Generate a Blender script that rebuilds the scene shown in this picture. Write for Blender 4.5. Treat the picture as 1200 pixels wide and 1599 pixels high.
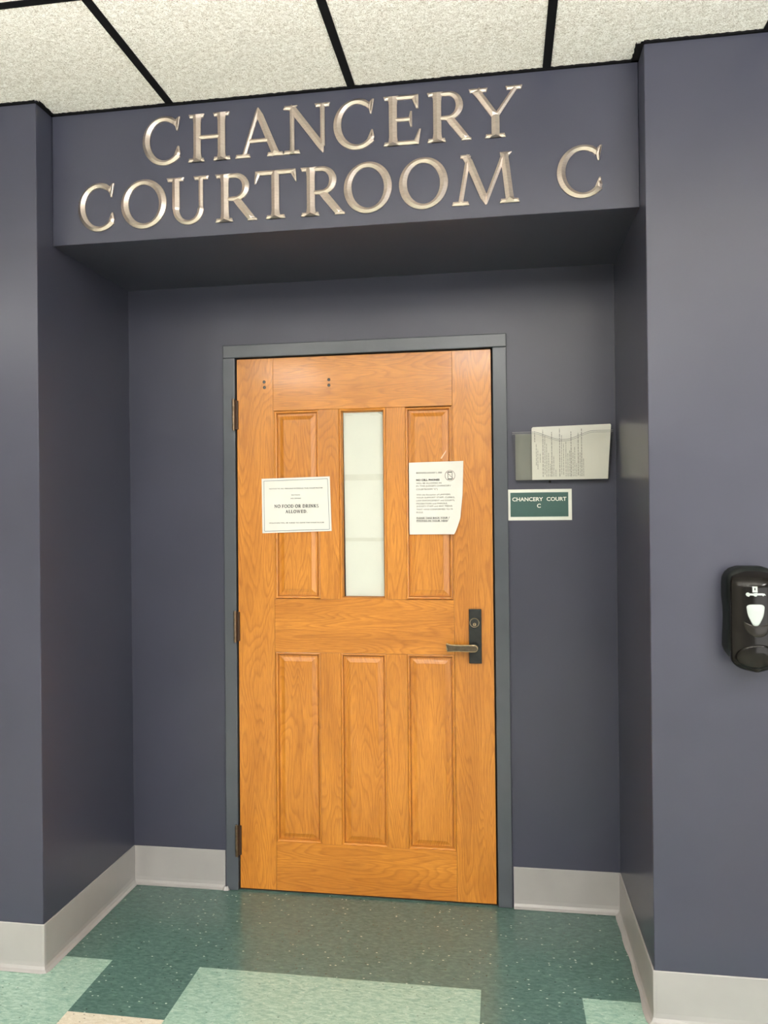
import bpy, math, random
from mathutils import Matrix, Vector
random.seed(7)
S = bpy.context.scene
COL = S.collection
for o in list(bpy.data.objects):
    bpy.data.objects.remove(o)

# ------------------------------------------------------------------ camera
F_PX, PX, PY = 1354.9967, 553.9986, 793.9227
right = Vector((0.98572507, 0.16810594, -0.00929915))
fwd = Vector((-0.16798661, 0.98571129, 0.01239968))
upv = Vector((0.01125074, -0.01066054, 0.99987988))
cd = bpy.data.cameras.new('camera')
cam = bpy.data.objects.new('camera', cd)
COL.objects.link(cam)
cam.matrix_world = Matrix(((right.x, upv.x, -fwd.x, 1.0373), (right.y, upv.y, -fwd.y, -3.3253),
                           (right.z, upv.z, -fwd.z, 1.4606), (0, 0, 0, 1)))
cd.sensor_fit = 'HORIZONTAL'
cd.sensor_width = 36.0
cd.lens = F_PX * 36.0 / 1200
cd.shift_x = (600 - PX) / 1200
cd.shift_y = -(799.5 - PY) / 1200
cd.clip_start = 0.05
S.camera = cam

# ------------------------------------------------------------------ light and exposure
WORLD_STRENGTH = 0.62
GLOW_PATCH_STRENGTH = 3.7
TROFFER_STRENGTH = 34.0
CEILING_FILL_STRENGTH = 128.0
S.view_settings.view_transform = 'Standard'
S.view_settings.look = 'None'
S.view_settings.gamma = 1
S.view_settings.use_curve_mapping = False
S.view_settings.exposure = -0.10
w = bpy.data.worlds.new('world')
S.world = w
w.use_nodes = True
w.node_tree.nodes['Background'].inputs[0].default_value = (1.0, 0.985, 0.96, 1)
# the rest of the lobby: even light, plus an added bright patch standing in for a glazed end
wt = w.node_tree
tc_ = wt.nodes.new('ShaderNodeTexCoord')
sx_ = wt.nodes.new('ShaderNodeSeparateXYZ')
wt.links.new(tc_.outputs['Generated'], sx_.inputs[0])
def wmap(sock, a, b):
    m_ = wt.nodes.new('ShaderNodeMapRange')
    m_.interpolation_type = 'SMOOTHSTEP'
    m_.inputs['From Min'].default_value = a
    m_.inputs['From Max'].default_value = b
    wt.links.new(sock, m_.inputs['Value'])
    return m_.outputs[0]
def wmul(a, b, op='MULTIPLY'):
    m_ = wt.nodes.new('ShaderNodeMath')
    m_.operation = op
    for k_, v_ in enumerate((a, b)):
        if hasattr(v_, 'is_output'): wt.links.new(v_, m_.inputs[k_])
        else: m_.inputs[k_].default_value = v_
    return m_.outputs[0]
az = wmul(sx_.outputs[0], wmul(sx_.outputs[1], -1.0), 'DIVIDE')
glow_patch = wmul(wmap(az, 0.06, 0.28), wmap(az, 1.3, 0.9))
glow_patch = wmul(glow_patch, wmul(wmap(sx_.outputs[2], 0.24, 0.10), wmap(sx_.outputs[2], -0.34, -0.16)))
glow_patch = wmul(glow_patch, wmap(sx_.outputs[1], 0.0, -0.1))
st_ = wmul(wmul(glow_patch, GLOW_PATCH_STRENGTH), WORLD_STRENGTH, 'ADD')
wt.links.new(st_, w.node_tree.nodes['Background'].inputs[1])

# ------------------------------------------------------------------ material helpers
class NT:
    def __init__(s, name):
        s.m = bpy.data.materials.new(name)
        s.m.use_nodes = True
        s.t = s.m.node_tree
        s.b = s.t.nodes['Principled BSDF']
    def n(s, kind, **kw):
        nd = s.t.nodes.new(kind)
        for k, v in kw.items():
            if k.startswith('i_'):
                nd.inputs[int(k[2:]) if k[2:].isdigit() else k[2:]].default_value = v
            else:
                setattr(nd, k, v)
        return nd
    def l(s, a, b):
        s.t.links.new(a, b)
    def ramp(s, fac, stops, interp='LINEAR'):
        r = s.t.nodes.new('ShaderNodeValToRGB')
        e = r.color_ramp.elements
        r.color_ramp.interpolation = interp
        e[0].position, e[0].color = stops[0][0], (*stops[0][1], 1)
        e[1].position, e[1].color = stops[-1][0], (*stops[-1][1], 1)
        for p, c in stops[1:-1]:
            q = e.new(p)
            q.color = (*c, 1)
        s.l(fac, r.inputs[0])
        return r.outputs[0]
    def mix(s, fac, a, b, mode='MIX'):
        m = s.t.nodes.new('ShaderNodeMix')
        m.data_type = 'RGBA'
        m.blend_type = mode
        for sock, v in ((m.inputs[0], fac), (m.inputs[6], a), (m.inputs[7], b)):
            if hasattr(v, 'is_output'):
                s.l(v, sock)
            elif isinstance(v, tuple):
                sock.default_value = (*v, 1)
            else:
                sock.default_value = v
        return m.outputs[2]
    def math(s, op, a, b=None):
        m = s.t.nodes.new('ShaderNodeMath')
        m.operation = op
        for sock, v in ((m.inputs[0], a), (m.inputs[1], b)):
            if v is None:
                continue
            if hasattr(v, 'is_output'):
                s.l(v, sock)
            else:
                sock.default_value = v
        return m.outputs[0]
    def map(s, scale=(1, 1, 1), src='Object', rot=(0, 0, 0), loc=(0, 0, 0)):
        tc = s.t.nodes.new('ShaderNodeTexCoord')
        mp = s.t.nodes.new('ShaderNodeMapping')
        mp.inputs['Scale'].default_value = scale
        mp.inputs['Rotation'].default_value = rot
        mp.inputs['Location'].default_value = loc
        s.l(tc.outputs[src], mp.inputs[0])
        return mp.outputs[0]
    def noise(s, vec, scale, detail=2, rough=0.5, dist=0.0):
        n = s.t.nodes.new('ShaderNodeTexNoise')
        n.inputs['Scale'].default_value = scale
        n.inputs['Detail'].default_value = detail
        n.inputs['Roughness'].default_value = rough
        n.inputs['Distortion'].default_value = dist
        s.l(vec, n.inputs['Vector'])
        return n.outputs[0]
    def bump(s, h, strength, dist):
        b = s.t.nodes.new('ShaderNodeBump')
        b.inputs['Strength'].default_value = strength
        b.inputs['Distance'].default_value = dist
        s.l(h, b.inputs['Height'])
        s.l(b.outputs[0], s.b.inputs['Normal'])
    def set(s, **kw):
        for k, v in kw.items():
            k = k.replace('_', ' ')
            sock = s.b.inputs[k]
            if hasattr(v, 'is_output'):
                s.l(v, sock)
            elif isinstance(v, tuple):
                sock.default_value = (*v, 1)
            else:
                sock.default_value = v
        return s

def plain(name, col, rough=0.5, metal=0.0, var=0.06, scale=30, **kw):
    t = NT(name)
    n = t.noise(t.map(), scale, 3)
    c = t.ramp(n, [(0.3, tuple(x * (1 - var) for x in col)), (0.7, tuple(min(1, x * (1 + var)) for x in col))])
    t.set(Base_Color=c, Roughness=rough, Metallic=metal, **kw)
    return t.m

def mat_wall():
    t = NT('slate_blue_wall_paint')
    n = t.noise(t.map(), 3.0, 2)
    c = t.ramp(n, [(0.3, (0.046, 0.048, 0.070)), (0.7, (0.051, 0.053, 0.077))])
    h = t.noise(t.map(), 260, 2)
    t.bump(h, 0.12, 0.0006)
    t.set(Base_Color=c, Roughness=0.3)
    t.b.inputs['Specular IOR Level'].default_value = 0.36
    return t.m

def mat_frame():
    t = NT('grey_gloss_frame_paint')
    n = t.noise(t.map((1, 1, 1)), 6, 2)
    c = t.ramp(n, [(0.3, (0.070, 0.079, 0.090)), (0.7, (0.078, 0.087, 0.099))])
    h = t.noise(t.map((1, 1, 0.25)), 120, 2)
    t.bump(h, 0.25, 0.001)
    t.set(Base_Color=c, Roughness=0.25)
    t.b.inputs['Specular IOR Level'].default_value = 0.4
    return t.m

def mat_wood():
    """UV.x runs along the grain in metres, UV.y across it."""
    t = NT('honey_oak')
    uv = t.map(src='UV')
    low = t.noise(t.map((0.8, 5, 1), src='UV'), 2.2, 3, 0.5, 0.3)
    # growth rings: contour lines of a field stretched along the grain
    fld = t.noise(t.map((0.85, 5.5, 1), src='UV'), 1.7, 1.5, 0.45, 0.25)
    wig = t.noise(t.map((14, 60, 1), src='UV'), 1.0, 2)
    rings = t.math('FRACT', t.math('ADD', t.math('MULTIPLY', fld, 26.0), t.math('MULTIPLY', wig, 0.35)))
    fine = t.noise(t.map((5, 170, 1), src='UV'), 3, 3, 0.6)
    pores = t.noise(t.map((22, 520, 1), src='UV'), 1.0, 1, 0.5)
    base = t.ramp(low, [(0.3, (0.48, 0.180, 0.019)), (0.7, (0.63, 0.256, 0.033))])
    band = t.ramp(rings, [(0.0, (0.97, 0.96, 0.94)), (0.12, (1.04, 1.04, 1.04)), (0.55, (0.97, 0.95, 0.90)), (0.88, (0.76, 0.67, 0.51)), (1.0, (0.94, 0.92, 0.88))])
    c = t.mix(0.75, base, band, 'MULTIPLY')
    fr = t.ramp(fine, [(0.36, (0.78, 0.71, 0.60)), (0.6, (1.04, 1.03, 1.0))])
    c = t.mix(0.8, c, fr, 'MULTIPLY')
    pr = t.ramp(pores, [(0.30, (0.72, 0.62, 0.5)), (0.42, (1, 1, 1))])
    c = t.mix(0.7, c, pr, 'MULTIPLY')
    t.bump(fine, 0.08, 0.0005)
    t.set(Base_Color=c, Roughness=0.32)
    t.b.inputs['Coat Weight'].default_value = 0.2
    t.b.inputs['Coat Roughness'].default_value = 0.1
    return t.m

def mat_ceiling():
    t = NT('fissured_acoustic_tile')
    v = t.map()
    n = t.noise(v, 105, 3.0, 0.6, 1.6)
    band = t.math('ABSOLUTE', t.math('SUBTRACT', n, 0.5))
    n2 = t.noise(v, 60, 2, 0.5)
    c1 = t.ramp(band, [(0.0, (0.34, 0.30, 0.24)), (0.016, (0.48, 0.43, 0.36)), (0.034, (0.98, 0.965, 0.925))])
    c2 = t.ramp(n2, [(0.40, (0.90, 0.89, 0.87)), (0.6, (1, 1, 1))])
    c = t.mix(1.0, c1, c2, 'MULTIPLY')
    t.bump(t.ramp(band, [(0.0, (0, 0, 0)), (0.05, (1, 1, 1))]), 0.3, 0.002)
    t.set(Base_Color=c, Roughness=0.95)
    t.b.inputs['Specular IOR Level'].default_value = 0.1
    return t.m

def mat_vct(name, base, lightc, darkc):
    """composition tile: mottled streaks and small chips, with a hair seam along the tile joints"""
    t = NT(name)
    v = t.map()
    st = t.noise(t.map((1, 2.2, 1), rot=(0, 0, 0.25)), 42, 4, 0.62, 0.8)
    fine = t.noise(v, 260, 2)
    c = t.ramp(st, [(0.30, darkc), (0.5, base), (0.72, lightc)])
    c = t.mix(0.35, c, t.ramp(fine, [(0.35, (0.80, 0.80, 0.80)), (0.65, (1.16, 1.16, 1.16))]), 'MULTIPLY')
    for sc, seed, colr, lo in ((58, 0.0, (0.50, 0.60, 0.51), 0.90), (66, 3.3, tuple(x * 0.28 for x in base), 0.93)):
        vo = t.n('ShaderNodeTexVoronoi', feature='F1')
        vo.inputs['Scale'].default_value = sc
        t.l(t.map((1, 1.8, 1), loc=(seed, seed, 0), rot=(0, 0, seed)), vo.inputs['Vector'])
        near = t.math('LESS_THAN', vo.outputs['Distance'], 0.21)
        pick = t.n('ShaderNodeSeparateColor')
        t.l(vo.outputs['Color'], pick.inputs[0])
        sel = t.math('GREATER_THAN', pick.outputs[0], lo)
        c = t.mix(t.math('MULTIPLY', near, sel), c, colr)
    t.set(Base_Color=c, Roughness=0.2)
    t.b.inputs['Specular IOR Level'].default_value = 0.55
    t.bump(t.noise(v, 22, 2), 0.10, 0.002)
    return t.m

def mat_bronze():
    t = NT('satin_bronze_letter')
    n = t.noise(t.map((1, 1, 8)), 60, 3)
    c = t.ramp(n, [(0.3, (0.60, 0.51, 0.45)), (0.7, (0.72, 0.63, 0.56))])
    t.set(Base_Color=c, Roughness=0.32, Metallic=0.88)
    return t.m

def mat_clear(name, tint=(0.985, 0.985, 0.975), haze=0.006, hazecol=(0.75, 0.75, 0.7), vary=0.15, ior=1.18):
    t = NT(name)
    nt = t.t
    out = nt.nodes['Material Output']
    tr = t.n('ShaderNodeBsdfTransparent')
    tr.inputs[0].default_value = (*tint, 1)
    gl = t.n('ShaderNodeBsdfGlossy')
    gl.inputs['Roughness'].default_value = 0.06
    df = t.n('ShaderNodeBsdfDiffuse')
    n = t.noise(t.map(), 30, 2)
    t.l(t.ramp(n, [(0.3, tuple(x * (1 - vary) for x in hazecol)), (0.7, hazecol)]), df.inputs[0])
    fr = t.n('ShaderNodeFresnel')
    fr.inputs[0].default_value = ior
    m1 = t.n('ShaderNodeMixShader')
    m1.inputs[0].default_value = haze
    m2 = t.n('ShaderNodeMixShader')
    t.l(tr.outputs[0], m1.inputs[1])
    t.l(df.outputs[0], m1.inputs[2])
    t.l(fr.outputs[0], m2.inputs[0])
    t.l(m1.outputs[0], m2.inputs[1])
    t.l(gl.outputs[0], m2.inputs[2])
    t.l(m2.outputs[0], out.inputs[0])
    return t.m

def mat_emit(name, col, strength):
    t = NT(name)
    n = t.noise(t.map(), 80, 2)
    c = t.ramp(n, [(0.3, tuple(x * .96 for x in col)), (0.7, col)])
    t.set(Base_Color=c, Emission_Color=c, Emission_Strength=strength, Roughness=0.6)
    return t.m

M = dict(
    wall=mat_wall(), frame=mat_frame(), wood=mat_wood(), ceiling=mat_ceiling(),
    vdark=mat_vct('dark_teal_floor_tile', (0.076, 0.142, 0.122), (0.115, 0.205, 0.170), (0.045, 0.105, 0.088)),
    vlight=mat_vct('mint_floor_tile', (0.31, 0.46, 0.37), (0.44, 0.60, 0.50), (0.21, 0.35, 0.28)),
    vcream=mat_vct('cream_floor_tile', (0.72, 0.66, 0.52), (0.80, 0.75, 0.63), (0.62, 0.55, 0.42)),
    bronze=mat_bronze(),
    black=plain('matt_black_grid', (0.006, 0.006, 0.007), 0.85, Specular_IOR_Level=0.1),
    rubber=plain('warm_grey_vinyl_base', (0.36, 0.345, 0.33), 0.38, var=0.04, scale=8),
    plenum=plain('grey_plenum', (0.3, 0.3, 0.3), 0.9),
    beige=plain('beige_lobby_wall', (0.55, 0.52, 0.46), 0.7),
    hole=plain('dark_recess_shade', (0.035, 0.02, 0.012), 0.7),  # dark colour stands in for shade in holes and gaps
    screw=plain('dull_steel_screw', (0.10, 0.11, 0.10), 0.45, 0.6),
    hinge=plain('aged_bronze_hinge', (0.17, 0.12, 0.075), 0.35, 0.8, var=0.2, scale=90),
    hingeleaf=plain('dark_brown_hinge_leaf', (0.045, 0.02, 0.008), 0.5, 0.3),
    darkbronze=plain('dark_bronze_lockset', (0.026, 0.028, 0.026), 0.38, 0.6, var=0.2, scale=60),
    rim=plain('pale_brass_edge', (0.42, 0.33, 0.2), 0.3, 0.9, var=0.2, scale=60),
    brass=plain('worn_bronze_lever', (0.10, 0.078, 0.052), 0.3, 0.7, var=0.25, scale=60),
    paper=plain('white_paper', (0.79, 0.775, 0.71), 0.75, var=0.015, scale=14),
    paper2=plain('cream_door_paper', (0.72, 0.725, 0.67), 0.8, var=0.02, scale=9),
    tape=plain('clear_adhesive_tape', (0.64, 0.64, 0.57), 0.4, var=0.04, scale=30),
    ink=plain('black_ink', (0.035, 0.035, 0.035), 0.7),
    greyink=plain('grey_ink', (0.16, 0.155, 0.145), 0.7),
    blueink=plain('blue_black_ink', (0.06, 0.09, 0.12), 0.7),
    redink=plain('dark_red_ink', (0.20, 0.09, 0.085), 0.7),
    green=plain('dark_green_sign_plastic', (0.020, 0.078, 0.065), 0.5, var=0.05, scale=14),
    signwhite=plain('white_sign_plastic', (0.86, 0.86, 0.77), 0.4, var=0.01),
    clear=mat_clear('clear_acrylic'),
    glass=mat_clear('clear_door_glass', (0.985, 0.99, 0.98), 0.005),
    gloss=plain('glossy_black_plastic', (0.008, 0.007, 0.006), 0.05, var=0.1, scale=4, Specular_IOR_Level=0.22),
    satin=plain('matt_black_plastic', (0.008, 0.010, 0.009), 0.45, var=0.1, scale=30, Specular_IOR_Level=0.2),
    smoke=plain('dark_smoke_plastic', (0.02, 0.018, 0.015), 0.12, var=0.1, scale=4, Specular_IOR_Level=0.22),
    rubbing=plain('light_scuff', (0.85, 0.5, 0.32), 0.6),
    white=plain('white_plastic', (0.48, 0.53, 0.52), 0.3, var=0.03, scale=60),
    troffer=mat_emit('fluorescent_diffuser', (1.0, 0.98, 0.96), TROFFER_STRENGTH),
    ceiling_fill=mat_emit('added_fill_glow', (1.0, 0.98, 0.96), CEILING_FILL_STRENGTH),
    clearback=mat_clear('clear_acrylic_back', (0.7, 0.7, 0.68), 0.36, (0.62, 0.63, 0.58), 0.04),
    metalwhite=plain('white_enamel', (0.8, 0.8, 0.78), 0.4),
)

# ------------------------------------------------------------------ mesh helpers
class MB:
    def __init__(s):
        s.v, s.f, s.uv, s.mi, s.sm = [], [], [], [], []
    def face(s, pts, mi=0, uv=None, sm=False):
        b = len(s.v)
        s.v += [tuple(p) for p in pts]
        s.f.append(tuple(range(b, b + len(pts))))
        s.uv += list(uv) if uv else [(0, 0)] * len(pts)
        s.mi.append(mi)
        s.sm.append(sm)
    def mesh(s, verts, faces, mi=0, sm=False, uvf=None):
        b = len(s.v)
        s.v += [tuple(p) for p in verts]
        for f in faces:
            s.f.append(tuple(b + i for i in f))
            s.uv += [uvf(verts[i]) if uvf else (0, 0) for i in f]
            s.mi.append(mi)
            s.sm.append(sm)
    def box(s, x0, x1, y0, y1, z0, z1, mi=0, uvf=None):
        v = [(x, y, z) for z in (z0, z1) for y in (y0, y1) for x in (x0, x1)]
        s.mesh(v, [(0, 2, 3, 1), (4, 5, 7, 6), (0, 1, 5, 4), (2, 6, 7, 3), (0, 4, 6, 2), (1, 3, 7, 5)], mi, uvf=uvf)
    def prism(s, poly, z0, z1, mi=0, shift=None):
        """poly: counter-clockwise (x, y) seen from above; shift(p, z) -> x offset"""
        n = len(poly)
        sh = shift or (lambda p, z: 0)
        v = [(p[0] + sh(p, z0), p[1], z0) for p in poly] + [(p[0] + sh(p, z1), p[1], z1) for p in poly]
        fs = [tuple(range(n))[::-1], tuple(range(n, 2 * n))]
        fs += [(i, (i + 1) % n, (i + 1) % n + n, i + n) for i in range(n)]
        s.mesh(v, fs, mi)
    def cyl(s, p0, p1, r, n=20, mi=0, r1=None, cap=True):
        p0, p1 = Vector(p0), Vector(p1)
        d = (p1 - p0).normalized()
        a = d.orthogonal().normalized()
        b = d.cross(a)
        r1 = r if r1 is None else r1
        v = []
        for p, rr in ((p0, r), (p1, r1)):
            for i in range(n):
                t = 2 * math.pi * i / n
                v.append(tuple(p + a * math.cos(t) * rr + b * math.sin(t) * rr))
        s.mesh(v, [(i, (i + 1) % n, (i + 1) % n + n, i + n) for i in range(n)], mi, sm=True)
        if cap:
            s.mesh(v, [tuple(range(n))[::-1], tuple(range(n, 2 * n))], mi)
    def grid(s, rows, mi=0, sm=True, close=False):
        n = len(rows[0])
        v = [p for r in rows for p in r]
        fs = []
        for i in range(len(rows) - 1):
            for j in range(n if close else n - 1):
                k = (j + 1) % n
                fs.append((i * n + j, i * n + k, (i + 1) * n + k, (i + 1) * n + j))
        s.mesh(v, fs, mi, sm)
    def build(s, name, mats, parent=None, bevel=0, kind=None):
        me = bpy.data.meshes.new(name)
        me.from_pydata(s.v, [], s.f)
        uvl = me.uv_layers.new(name='UVMap')
        for i, u in enumerate(s.uv):
            uvl.data[i].uv = u
        for m in (mats if isinstance(mats, (list, tuple)) else [mats]):
            me.materials.append(m)
        for i, p in enumerate(me.polygons):
            p.material_index = s.mi[i]
            p.use_smooth = s.sm[i]
        me.update()
        o = bpy.data.objects.new(name, me)
        COL.objects.link(o)
        if parent:
            o.parent = parent
            o.matrix_parent_inverse = Matrix.Translation(-Vector(parent.location)) if not parent.parent else parent.matrix_parent_inverse.copy() if False else Matrix.Identity(4)
            if not parent.parent:
                o.matrix_parent_inverse = Matrix.Translation(-Vector(parent.location))
        if bevel:
            b = o.modifiers.new('bevel', 'BEVEL')
            b.width = bevel
            b.segments = 3
            b.limit_method = 'ANGLE'
            b.angle_limit = math.radians(35)
            b.harden_normals = False
        if kind:
            o['kind'] = kind
        return o

def weld(o):
    import bmesh
    bm = bmesh.new()
    bm.from_mesh(o.data)
    bmesh.ops.remove_doubles(bm, verts=bm.verts, dist=1e-6)
    bmesh.ops.recalc_face_normals(bm, faces=bm.faces)
    bm.to_mesh(o.data)
    bm.free()
    return o

def empty(name, loc, label=None, cat=None, group=None, kind=None):
    o = bpy.data.objects.new(name, None)
    o.empty_display_size = 0.05
    o.location = loc
    COL.objects.link(o)
    return tag(o, label, cat, group, kind)

def tag(o, label=None, cat=None, group=None, kind=None):
    for k, v in (('label', label), ('category', cat), ('group', group), ('kind', kind)):
        if v:
            o[k] = v
    return o

# ------------------------------------------------------------------ the setting
YF, YH, ZS, ZC = -0.697, -0.596, 2.399, 2.844
shl = lambda p, z: -0.0053 * z if p[0] > -1 else 0
shr = lambda p, z: 0.0021 * z if p[0] < 2 else 0
m = MB()
m.prism([(-3.4, YF), (-0.4505, YF), (-0.446, 0), (-0.446, 0.16), (-3.4, 0.16)], 0, ZC + .05, shift=shl)
weld(m.build('wall_left', M['wall'], bevel=0.003, kind='structure'))
m = MB()
m.prism([(1.4545, YF), (4.6, YF), (4.6, 0.16), (1.4505, 0.16), (1.4505, 0)], 0, ZC + .05, shift=shr)
weld(m.build('wall_right', M['wall'], bevel=0.003, kind='structure'))
m = MB()
m.box(-0.46, -0.035, 0, 0.16, 0, ZS)
m.box(1.035, 1.456, 0, 0.16, 0, ZS)
m.box(-0.035, 1.035, 0, 0.16, 2.13, ZS)
m.build('wall_back', M['wall'], kind='structure')
m = MB()
m.prism([(-0.462, YH), (1.459, YH), (1.459, 0.16), (-0.462, 0.16)], ZS, ZC + .05)
weld(m.build('wall_top', M['wall'], bevel=0.0025, kind='structure'))
# backing behind the door
m = MB()
m.box(-0.2, 1.2, 0.161, 0.20, 0, 2.3)
m.build('wall_room_behind', M['hole'], kind='structure')
# floor: tile grid
TX, TY, T = 0.044, -0.5955, 0.3040
m = MB()
xi0, xi1, yi1 = -12, 16, 22
def tilekind(i, k):
    """i: column from x=TX, k: row towards the camera (k<0 inside the recess)"""
    if k < 0:
        return 0
    a = (i + 12) % 8
    if k == 0:
        return {-1: 0, 0: 1, 1: 1, 2: 1, 3: 0}.get(i, 1)
    if k == 1:
        return {-1: 2, 0: 1, 1: 2, 2: 2, 3: 1}.get(i, 1)
    return (1, 2, 2, 0, 1, 2, 2, 2, 1)[(i * 3 + k * 5) % 9]
for k in range(-3, yi1):
    ya, yb = TY - k * T, TY - (k + 1) * T
    ya = min(ya, 0.16)
    for i in range(xi0, xi1):
        xa = TX + i * T
        m.face([(xa, yb, 0), (xa + T, yb, 0), (xa + T, ya, 0), (xa, ya, 0)], tilekind(i, k))
m.build('floor', [M['vdark'], M['vlight'], M['vcream']], kind='structure')
# ceiling: suspended grid with lay-in tiles
BX, BY, BS = -0.036, -1.205, 0.6115
m = MB()
m.box(-3.4, 4.6, -7.2, 0.16, ZC + 0.12, ZC + 0.2)
ceil = m.build('ceiling', M['plenum'], kind='structure')
xs = [BX + BS * i for i in range(-5, 8)]
ys = [BY - BS * i for i in range(-1, 10)]
LIGHTS = [(-2, 5), (5, 2), (3, 6), (-4, 3), (1, 4)]      # (column, row) cells holding a light fixture
cells = set()
for i, j in LIGHTS:
    cells |= {(i, j), (i, j + 1)}
tilemesh = None
far = MB()
for i in range(-5, 7):
    for j in range(-1, 9):
        xa, yb = BX + BS * i, BY - BS * j
        xb, ya = xa + BS, yb - BS
        if (i, j) in cells:
            continue
        yb2 = min(yb, -0.5955) if -0.47 < (xa + xb) / 2 < 1.46 else min(yb, YF)
        if j == -1:
            if i < -2 or i > 3:
                continue
            # the row against the walls: cut around the header
            ya_, yb_ = BY, YH
            t = MB()
            if i in (-1, 2):
                lo = (xa + 0.012, -0.452) if i == -1 else (xa + 0.012, 1.462)
                if i == -1:
                    t.prism([(xa + .012, ya_ + .012), (xb - .012, ya_ + .012), (xb - .012, YH - .006), (-0.457, YH - .006), (-0.457, YF - .006), (xa + .012, YF - .006)], ZC + .003, ZC + .018)
                else:
                    t.prism([(xa + .012, ya_ + .012), (xb - .012, ya_ + .012), (xb - .012, YF - .006), (1.452, YF - .006), (1.452, YH - .006), (xa + .012, YH - .006)], ZC + .003, ZC + .018)
            elif i in (0, 1):
                t.box(xa + .012, xb - .012, ya_ + .012, YH - .006, ZC + .003, ZC + .018)
            else:
                t.box(xa + .012, xb - .012, ya_ + .012, YF - .006, ZC + .003, ZC + .018)
            t.build('ceiling_tile', M['ceiling'], ceil)
        elif j <= 1 and -2 <= i <= 3:
            t = MB()
            t.box(xa + .012, xb - .012, ya + .012, yb - .012, ZC + .003, ZC + .018)
            t.build('ceiling_tile', M['ceiling'], ceil)
        else:
            far.box(xa + .012, xb - .012, ya + .012, yb - .012, ZC + .003, ZC + .018)
far.build('ceiling_tile_field', M['ceiling'], ceil)
g = MB()
for x in xs:
    top = YH if -0.47 < x < 1.46 else YF
    g.box(x - .0125, x + .0125, ys[-1] - .01, top, ZC - .001, ZC + .03)
for y in ys[1:]:
    g.box(xs[0], xs[-1], y - .0125, y + .0125, ZC, ZC + .03)
g.build('grid_bars', M['black'], ceil)
# jagged wall angle
g = MB()
def angle(p0, p1, nrm, wdt=0.0105, amp=0.0022, step=0.006):
    L = math.hypot(p1[0] - p0[0], p1[1] - p0[1])
    n = max(1, int(L / step))
    row0, row1, row2 = [], [], []
    for i in range(n + 1):
        t = i / n
        x, y = p0[0] + (p1[0] - p0[0]) * t, p0[1] + (p1[1] - p0[1]) * t
        d = wdt + random.uniform(-amp, amp)
        row0.append((x, y, ZC - .003))
        row1.append((x + nrm[0] * d, y + nrm[1] * d, ZC - .003))
        row2.append((x + nrm[0] * d, y + nrm[1] * d, ZC + .004))
    g.grid([row0, row1, row2], sm=False)
angle((-3.4, YF), (-0.466 + .004, YF), (0, -1))
angle((-0.466, YF - .006), (-0.466, YH), (1, 0), 0.016)
angle((-0.466, YH), (1.461, YH), (0, -1))
angle((1.461, YF - .006), (1.461, YH), (-1, 0), 0.022)
angle((1.459, YF), (4.6, YF), (0, -1))
g.build('wall_angle', M['black'], ceil)

# walls of the lobby behind the viewer
m = MB(); m.box(-3.56, -3.4, -7.2, 0.16, 0, ZC + .1)
m.build('wall_lobby_left', M['beige'], kind='structure')

# ceiling light fixtures
for n, (i, j) in enumerate(LIGHTS):
    xa, xb = BX + BS * i + .012, BX + BS * (i + 1) - .012
    yb, ya = BY - BS * j - .012, BY - BS * (j + 2) + .012
    where = ['above the lobby behind the doorway, far left', 'above the right hand side of the lobby', 'farthest from the doorway', 'by the beige lobby wall', 'straight in front of the doorway'][n]
    t = empty('ceiling_light', ((xa + xb) / 2, (ya + yb) / 2, ZC), 'recessed white fluorescent ceiling light ' + where, 'ceiling light', 'fluorescent lights of the lobby')
    h = MB()
    h.box(xa, xb, ya, yb, ZC + .03, ZC + .07)
    for a in ((xa, xa + .025, ya, yb), (xb - .025, xb, ya, yb), (xa, xb, ya, ya + .025), (xa, xb, yb - .025, yb)):
        h.box(*a, ZC + .001, ZC + .03)
    h.build('housing', M['metalwhite'], t)
    h = MB()
    h.box(xa + .03, xb - .03, ya + .03, yb - .03, ZC + .004, ZC + .02)
    h.build('diffuser', M['troffer'], t)

# unseen uplights in hanging form, added to brighten the ceiling
for xa, xb, yc, where in ((-0.9, 3.1, -2.7, 'nearest the doorway'), (-0.9, 3.1, -5.0, 'deep in the lobby')):
    t = empty('added_uplight', ((xa + xb) / 2, yc, 2.05), 'added fill light in the form of a long white hanging uplight ' + where, 'added fill light', 'added fill lights of the lobby')
    h = MB()
    h.mesh([(xa, yc - .09, 2.11), (xb, yc - .09, 2.11), (xb, yc - .05, 2.05), (xa, yc - .05, 2.05), (xa, yc + .09, 2.11), (xb, yc + .09, 2.11), (xb, yc + .05, 2.05), (xa, yc + .05, 2.05)],
           [(0, 1, 2, 3), (3, 2, 6, 7), (7, 6, 5, 4), (0, 3, 7, 4), (1, 5, 6, 2)])
    h.build('fill_trough', M['metalwhite'], t)
    h = MB(); h.box(xa + .02, xb - .02, yc - .06, yc + .06, 2.085, 2.095)
    h.build('fill_panel', M['ceiling_fill'], t)
    for x in (xa + .2, xb - .2):
        h = MB(); h.cyl((x, yc, 2.05), (x, yc, ZC + .01), .003, 8)
        h.build('fill_rod', M['metalwhite'], t)

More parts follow.
